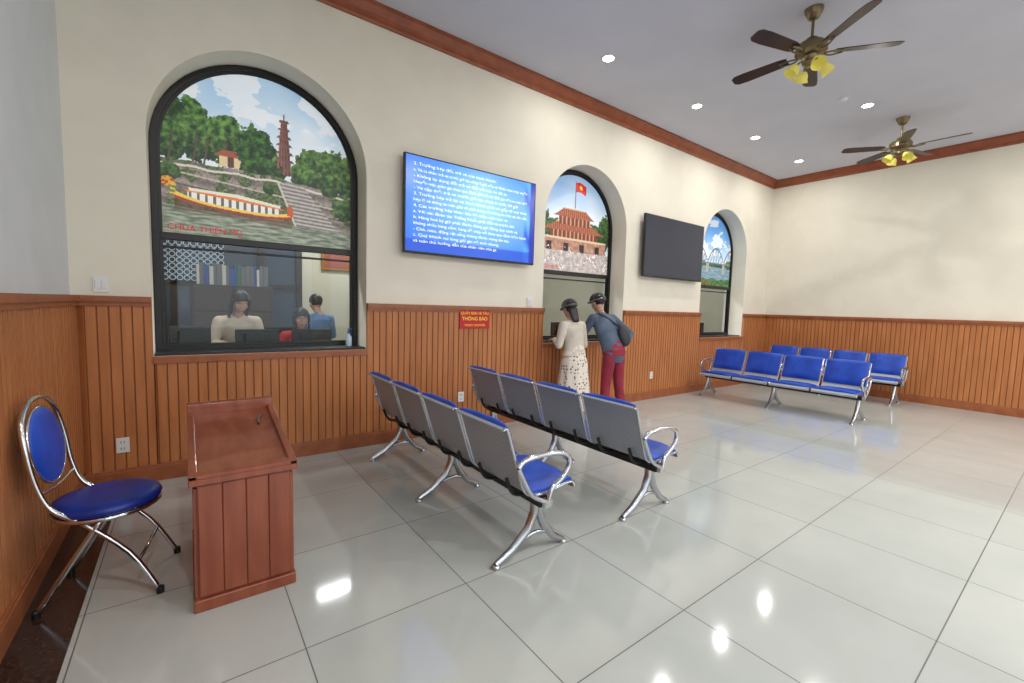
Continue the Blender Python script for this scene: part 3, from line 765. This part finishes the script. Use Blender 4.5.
        seg.append((a0+z*.02-fd*.04,a0+fd*.18+z*.015,.05,.04,3)); limb([an,a0+z*.04],[.034*k,.036*k],0)
    tmp=mk(name+'_tmp',g.v,g.f); fixn(tmp)
    m=tmp.modifiers.new('r','REMESH'); m.mode='VOXEL'; m.voxel_size=voxel; m.use_smooth_shade=True
    m=tmp.modifiers.new('s','SMOOTH'); m.iterations=3; m.factor=.5
    me=ev(tmp); bpy.data.objects.remove(tmp)
    ob=bpy.data.objects.new('body',me); COL.objects.link(ob); ob.parent=root
    me.materials.clear()
    for x in mats: me.materials.append(x)
    sg=[(a,b-a,max(1e-9,(b-a).length_squared),ra,rb,mi) for a,b,ra,rb,mi in seg]
    idx=[]
    for p in me.polygons:
        c=p.center; best=1e9;bi=0
        for a,ab,l2,ra,rb,mi in sg:
            t=(c-a).dot(ab)/l2; t=0 if t<0 else 1 if t>1 else t
            dd=abs((c-(a+ab*t)).length-(ra+(rb-ra)*t))
            if dd<best: best=dd;bi=mi
        idx.append(bi)
    me.polygons.foreach_set('material_index',idx); me.polygons.foreach_set('use_smooth',[True]*len(idx))
    ge=G()
    for s in (-1,1): ge.ell(HP(s*.031,.078,.004),(.011*k,.008*k,.006*k),12,0,Rm); ge.tube([HP(s*.016,.092,.026),HP(s*.032,.089,.031),HP(s*.048,.078,.027)],.003,6,2)
    for s in (-1,1): ge.ell(HP(s*.031,.085,.004),(.005*k,.003*k,.005*k),10,1,Rm)
    ge.tube([HP(-.022,.083,-.058),HP(0,.091,-.060),HP(.022,.083,-.058)],.0045,6,3,smooth=3)
    ge.make('face_features',[mat('eye_white',(230,226,220),.3),mat('iris',(40,26,20),.3),M_hair,mat('lips',(160,84,78),.5)],root,True)
    return root,HP,Rm,k
def hair(root,HP,Rm,k,long=0,mat_=M_hair,fringe=.045,side=0):
    g=G(); n=28;h=18;vs=[];fs=[]
    for i in range(h+1):
        th=math.pi*(.01+.99*i/h)*.78
        for j in range(n):
            a=2*math.pi*j/n; x=.086*math.sin(th)*math.cos(a); y=-.014+.102*math.sin(th)*math.sin(a); z=.035+.093*math.cos(th)
            if math.sin(a)>.1: 
                z=max(z,fringe-.03*(1-math.sin(a))*2) if math.sin(a)>.35 else max(z,-.03)
            if z<0: x*=1.02
            vs.append(HP(x,y,z+.002*math.sin(a*9)))
    for i in range(h):
        for j in range(n): fs.append((i*n+j,(i+1)*n+j,(i+1)*n+(j+1)%n,i*n+(j+1)%n))
    fs.append(tuple(range(n))); fs.append(tuple(h*n+j for j in range(n)))
    g.add(vs,fs)
    if long:
        secs=[]
        for q in range(9):
            t=q/8; c=HP(0,-.062-.02*t,-.01-long*t); w=.078*(1-.4*t*t); d_=.042*(1-.4*t)
            secs.append((c,(Rm@Vector((1,0,0)))*w*k,(Rm@Vector((0,1,0)))*d_*k))
        g.loft(secs,20)
    if side:
        for s in (-1,1):
            secs=[]
            for q in range(9):
                t=q/8; c=HP(s*(.074+.012*math.sin(t*2.6)),.012-.01*t,.05-(side+.06)*t); w=.020*(1-.45*t); d_=.045*(1-.35*t)
                secs.append((c,(Rm@Vector((1,0,0)))*w*k,(Rm@Vector((0,1,0)))*d_*k))
            g.loft(secs,14)
    g.make('hair',mat_,root,True)
def helmet(root,HP,Rm,k):
    g=G(); n=32;h=12;vs=[];fs=[]
    for i in range(h+1):
        th=math.pi*(.01+.53*i/h)
        for j in range(n):
            a=2*math.pi*j/n; s=math.sin(th); vs.append(HP(.104*s*math.cos(a),-.008+.124*s*math.sin(a),.035+.108*math.cos(th)))
    for i in range(h):
        for j in range(n): fs.append((i*n+j,(i+1)*n+j,(i+1)*n+(j+1)%n,i*n+(j+1)%n))
    fs.append(tuple(range(n))); fs.append(tuple(h*n+j for j in range(n))); g.add(vs,fs)
    g.loft([(HP(0,.085,.034),(Rm@Vector((1,0,0)))*.085*k,(Rm@Vector((0,1,0)))*.055*k),(HP(0,.095,.026),(Rm@Vector((1,0,0)))*.075*k,(Rm@Vector((0,1,0)))*.055*k)],20)
    g.make('helmet_shell',M_helm,root,True)
    g=G(); g.tube([HP(.104*math.cos(2*math.pi*j/28),-.008+.124*math.sin(2*math.pi*j/28),.026) for j in range(28)],.005,8,closed=True)
    for s in (-1,1): g.tube([HP(s*.098,.01,.03),HP(s*.085,.02,-.04),HP(s*.03,.045,-.115),HP(0,.05,-.12)],.004,6,smooth=3)
    g.make('helmet_trim',M_helmg,root,True)
def cloth(n,a,b,sc=6,rough=.8): return noisy(mat(n,a,rough),a,b,sc,bump=.15)
M_dots=mat('polka_dot_cloth',(232,226,214),.85)
def dots(m):
    tc=N(m,'ShaderNodeTexCoord'); v=N(m,'ShaderNodeTexVoronoi'); v.inputs['Scale'].default_value=24; v.inputs['Randomness'].default_value=.6
    cr=N(m,'ShaderNodeValToRGB'); cr.color_ramp.elements[0].position=.24; cr.color_ramp.elements[1].position=.34
    cr.color_ramp.elements[0].color=(*lin((96,66,64)),1); cr.color_ramp.elements[1].color=(*lin((228,218,204)),1)
    L(m,tc.outputs['Object'],v.inputs[0]); L(m,v.outputs['Distance'],cr.inputs[0]); L(m,cr.outputs[0],bsdf(m).inputs['Base Color'])
dots(M_dots)
M_beige=cloth('beige_jacket',(192,182,166),(210,201,186))
M_bluegr=cloth('blue_grey_shirt',(70,84,104),(92,106,126))
M_maroon=cloth('maroon_trousers',(132,34,54),(152,44,64))
M_sand=mat('sandal_brown',(70,48,38),.6); M_shoe=mat('dark_shoe',(34,32,34),.5)
J=dict(hipl=(-.085,0,.80),hipr=(.085,0,.80),knl=(-.085,.015,.43),knr=(.085,.0,.43),anl=(-.09,-.02,.078),anr=(.09,-.05,.078),
 shl=(-.165,.05,1.28),shr=(.165,.05,1.28),neck=(0,.055,1.35),head=(0,.085,1.435),look=(.05,1,-.35),
 ell=(-.25,.03,1.03),wrl=(-.13,.25,1.085),elr=(.235,.05,1.02),wrr=(.12,.27,1.085),handl=(.25,1,-.12),handr=(-.25,1,-.12),thumbl=(1,0,0),thumbr=(-1,0,0))
dm=dict(k=.97,leg=.8,sleeve=1,arm=1.12,torso=[((0,0,.74),.12,.09,2),((0,-.01,.84),.16,.115,2),((0,0,.89),.178,.13,1),((0,.01,1.00),.155,.112,1),((0,.025,1.14),.158,.11,1),((0,.04,1.24),.168,.10,1),((0,.05,1.32),.09,.06,1),((0,.055,1.36),.05,.045,0)])
wx,wy=4.09,4.11
rt,HPf,Rm,k=person('standing_woman',(wx,wy,0),0,J,[M_skin,M_beige,M_dots,M_sand],dm)
hair(rt,HPf,Rm,k,.20); helmet(rt,HPf,Rm,k)
n=72; vs=[];fs=[]; rows=24
for i in range(rows+1):
    t=i/rows; z=.95-t*.77; rw=.140+.035*sm(0,.2,t)+.09*t; rd=.10+.035*sm(0,.2,t)+.095*t
    for j in range(n):
        a=2*math.pi*j/n; w=1+.06*t*math.sin(a*9+.6*math.sin(a*2))+.03*t*math.sin(a*5+1)
        vs.append((rw*w*math.cos(a),rd*w*math.sin(a)-.01,z))
for i in range(rows):
    for j in range(n): fs.append((i*n+j,(i+1)*n+j,(i+1)*n+(j+1)%n,i*n+(j+1)%n))
o=mk('long_skirt',vs,fs,M_dots,rt,True); s_=o.modifiers.new('s','SOLIDIFY'); s_.thickness=.004
J=dict(hipl=(-.09,-.14,.86),hipr=(.09,-.14,.86),knl=(-.10,-.10,.46),knr=(.10,-.16,.46),anl=(-.11,-.12,.08),anr=(.11,-.24,.08),
 shl=(-.19,.10,1.38),shr=(.19,.08,1.38),neck=(0,.12,1.44),head=(0,.16,1.53),look=(-.1,1,-.3),
 ell=(-.25,.22,1.14),wrl=(-.16,.40,1.085),elr=(.42,-.07,1.17),wrr=(.21,-.16,1.02),handl=(.3,1,-.1),handr=(-.35,.55,-.75),palmr=(-1,0,0),thumbl=(1,0,0),thumbr=(0,-.6,.5))
dm=dict(k=1.0,leg=1.05,sleeve=1,arm=1.1,torso=[((0,-.14,.80),.13,.10,2),((0,-.145,.88),.17,.125,2),((0,-.14,.93),.182,.136,1),((0,-.08,1.07),.176,.128,1),((0,0,1.21),.188,.13,1),((0,.06,1.33),.20,.118,1),((0,.10,1.41),.11,.07,1),((0,.12,1.45),.056,.05,0)])
rt,HPf,Rm,k=person('standing_man',(4.66,4.06,0),0,J,[M_skin,M_bluegr,M_maroon,M_shoe],dm)
hair(rt,HPf,Rm,k); helmet(rt,HPf,Rm,k)
g=G(); g.ell((.12,-.20,1.16),(.10,.06,.15),20,0,Matrix.Rotation(-.35,3,'X')); g.tube([(.08,-.13,1.28),(-.05,-.02,1.40),(-.10,.12,1.44),(-.08,.20,1.34),(.05,.13,1.15),(.17,-.05,1.05)],.012,8,smooth=4); g.make('sling_bag',mat('bag_grey',(44,46,54),.6),rt,True)
# office clerks
M_cream=cloth('cream_blouse',(198,180,156),(214,198,176)); M_redc=cloth('red_blouse',(176,32,36),(196,44,46)); M_lblue=cloth('light_blue_shirt',(84,122,172),(108,142,188)); M_slack=cloth('dark_slacks',(30,32,42),(40,42,54))
def stand(lean,k=.95,look=(0,1,-.6),armup=0):
    y=lean
    J=dict(hipl=(-.085,0,.80),hipr=(.085,0,.80),knl=(-.085,.015,.43),knr=(.085,.0,.43),anl=(-.09,-.02,.078),anr=(.09,-.03,.078),
     shl=(-.165,y,1.26),shr=(.165,y,1.26),neck=(0,y+.01,1.33),head=(0,y+.05,1.41),look=look,
     ell=(-.23,y+.03,1.02),wrl=(-.12,y+.16,1.03),elr=(.23,y+.03,1.02),wrr=(.12,y+.16,1.03),handl=(.3,1,-.1),handr=(-.3,1,-.1),thumbl=(1,0,0),thumbr=(-1,0,0))
    dm=dict(k=k,leg=1,arm=1.1,torso=[((0,0,.74),.12,.09,2),((0,-.01,.84),.165,.118,2),((0,0,.93),.155,.11,1),((0,y*.3,1.02),.14,.10,1),((0,y*.6,1.14),.152,.107,1),((0,y*.9,1.24),.165,.10,1),((0,y,1.31),.095,.062,1),((0,y+.01,1.35),.05,.045,0)])
    return J,dm
J,dm=stand(.10,1.02,(-.3,1,-.45)); rt,HPf,Rm,k=person('office_clerk',(.44,5.66,0),math.pi,J,[M_skin,M_cream,M_slack,M_shoe],dm,.008)
hair(rt,HPf,Rm,k,.24,side=.16)
U=.09
J=dict(hipl=(-.09,0,.52+U),hipr=(.09,0,.52+U),knl=(-.10,.36,.50+U*.5),knr=(.10,.36,.50+U*.5),anl=(-.10,.33,.078),anr=(.10,.33,.078),
 shl=(-.165,.04,1.00+U),shr=(.165,.04,1.00+U),neck=(0,.05,1.07+U),head=(0,.08,1.15+U),look=(.1,1,-.25),
 ell=(-.23,.06,.86+U*.5),wrl=(-.14,.20,1.01),elr=(.23,.06,.86+U*.5),wrr=(.14,.20,1.01),handl=(.2,1,.05),handr=(-.2,1,.05),thumbl=(1,0,0),thumbr=(-1,0,0))
dm=dict(k=.97,leg=1,arm=1.1,torso=[((0,0,.45+U),.14,.11,2),((0,-.01,.54+U),.17,.125,2),((0,0,.64+U),.155,.11,1),((0,.01,.76+U),.142,.1,1),((0,.02,.88+U),.154,.105,1),((0,.035,.98+U),.165,.098,1),((0,.04,1.05+U),.095,.062,1),((0,.05,1.09+U),.05,.045,0)])
rt,HPf,Rm,k=person('office_clerk',(1.08,5.70,0),math.pi,J,[M_skin,M_redc,M_slack,M_shoe],dm,.008)
hair(rt,HPf,Rm,k,.18,side=.14)
r=empty('office_chair',(1.08,5.73,0)); g=G(); g.lathe([(.02,.44),(.20,.44),(.22,.46),(.21,.49),(.02,.50)],(0,0,0),24); g.box((0,.27,.80),(.40,.05,.42)); g.tube([(0,.1,.44),(0,.26,.46),(0,.29,.68)],.02,8,smooth=3); g.make('seat_and_back',M_blackpl,r,bevel=.01)
g=G(); g.tube([(0,0,.08),(0,0,.45)],.025,10)
for q in range(5): a=q*math.tau/5; g.tube([(0,0,.09),(.26*math.cos(a),.26*math.sin(a),.06)],.018,8); g.ell((.26*math.cos(a),.26*math.sin(a),.03),(.028,.028,.028),10)
g.make('base',M_blackpl,r)
J,dm=stand(.05,1.0,(0,1,-.2))
rt,HPf,Rm,k=person('office_clerk',(1.50,6.5,0),0.3,J,[M_skin,M_lblue,M_slack,M_shoe],dm,.009)
hair(rt,HPf,Rm,k)
# ---------------------------------------------------------------- world + camera
w=bpy.data.worlds.new('world'); S.world=w; w.use_nodes=True; bg=w.node_tree.nodes['Background']; bg.inputs[0].default_value=(.86,.93,1,1); bg.inputs[1].default_value=2.1
v1=Vector((589,17.5,-437)).normalized(); v2=Vector((-326,43.5,-437)).normalized(); v3=v1.cross(v2).normalized(); v2=v3.cross(v1).normalized()
RM=Matrix((v1,v2,v3)).to_4x4()
cd=bpy.data.cameras.new('camera'); cd.sensor_width=36; cd.lens=437/1024*36; cd.clip_start=.05
if ZOOM:
    z,cx,cy=ZOOM; cd.lens*=z; cd.shift_x=(cx-512)/1024*z; cd.shift_y=(341.5-cy)/1024*z
co=bpy.data.objects.new('camera',cd); co.matrix_world=Matrix.Translation((0,0,1.5))@RM; COL.objects.link(co); S.camera=co
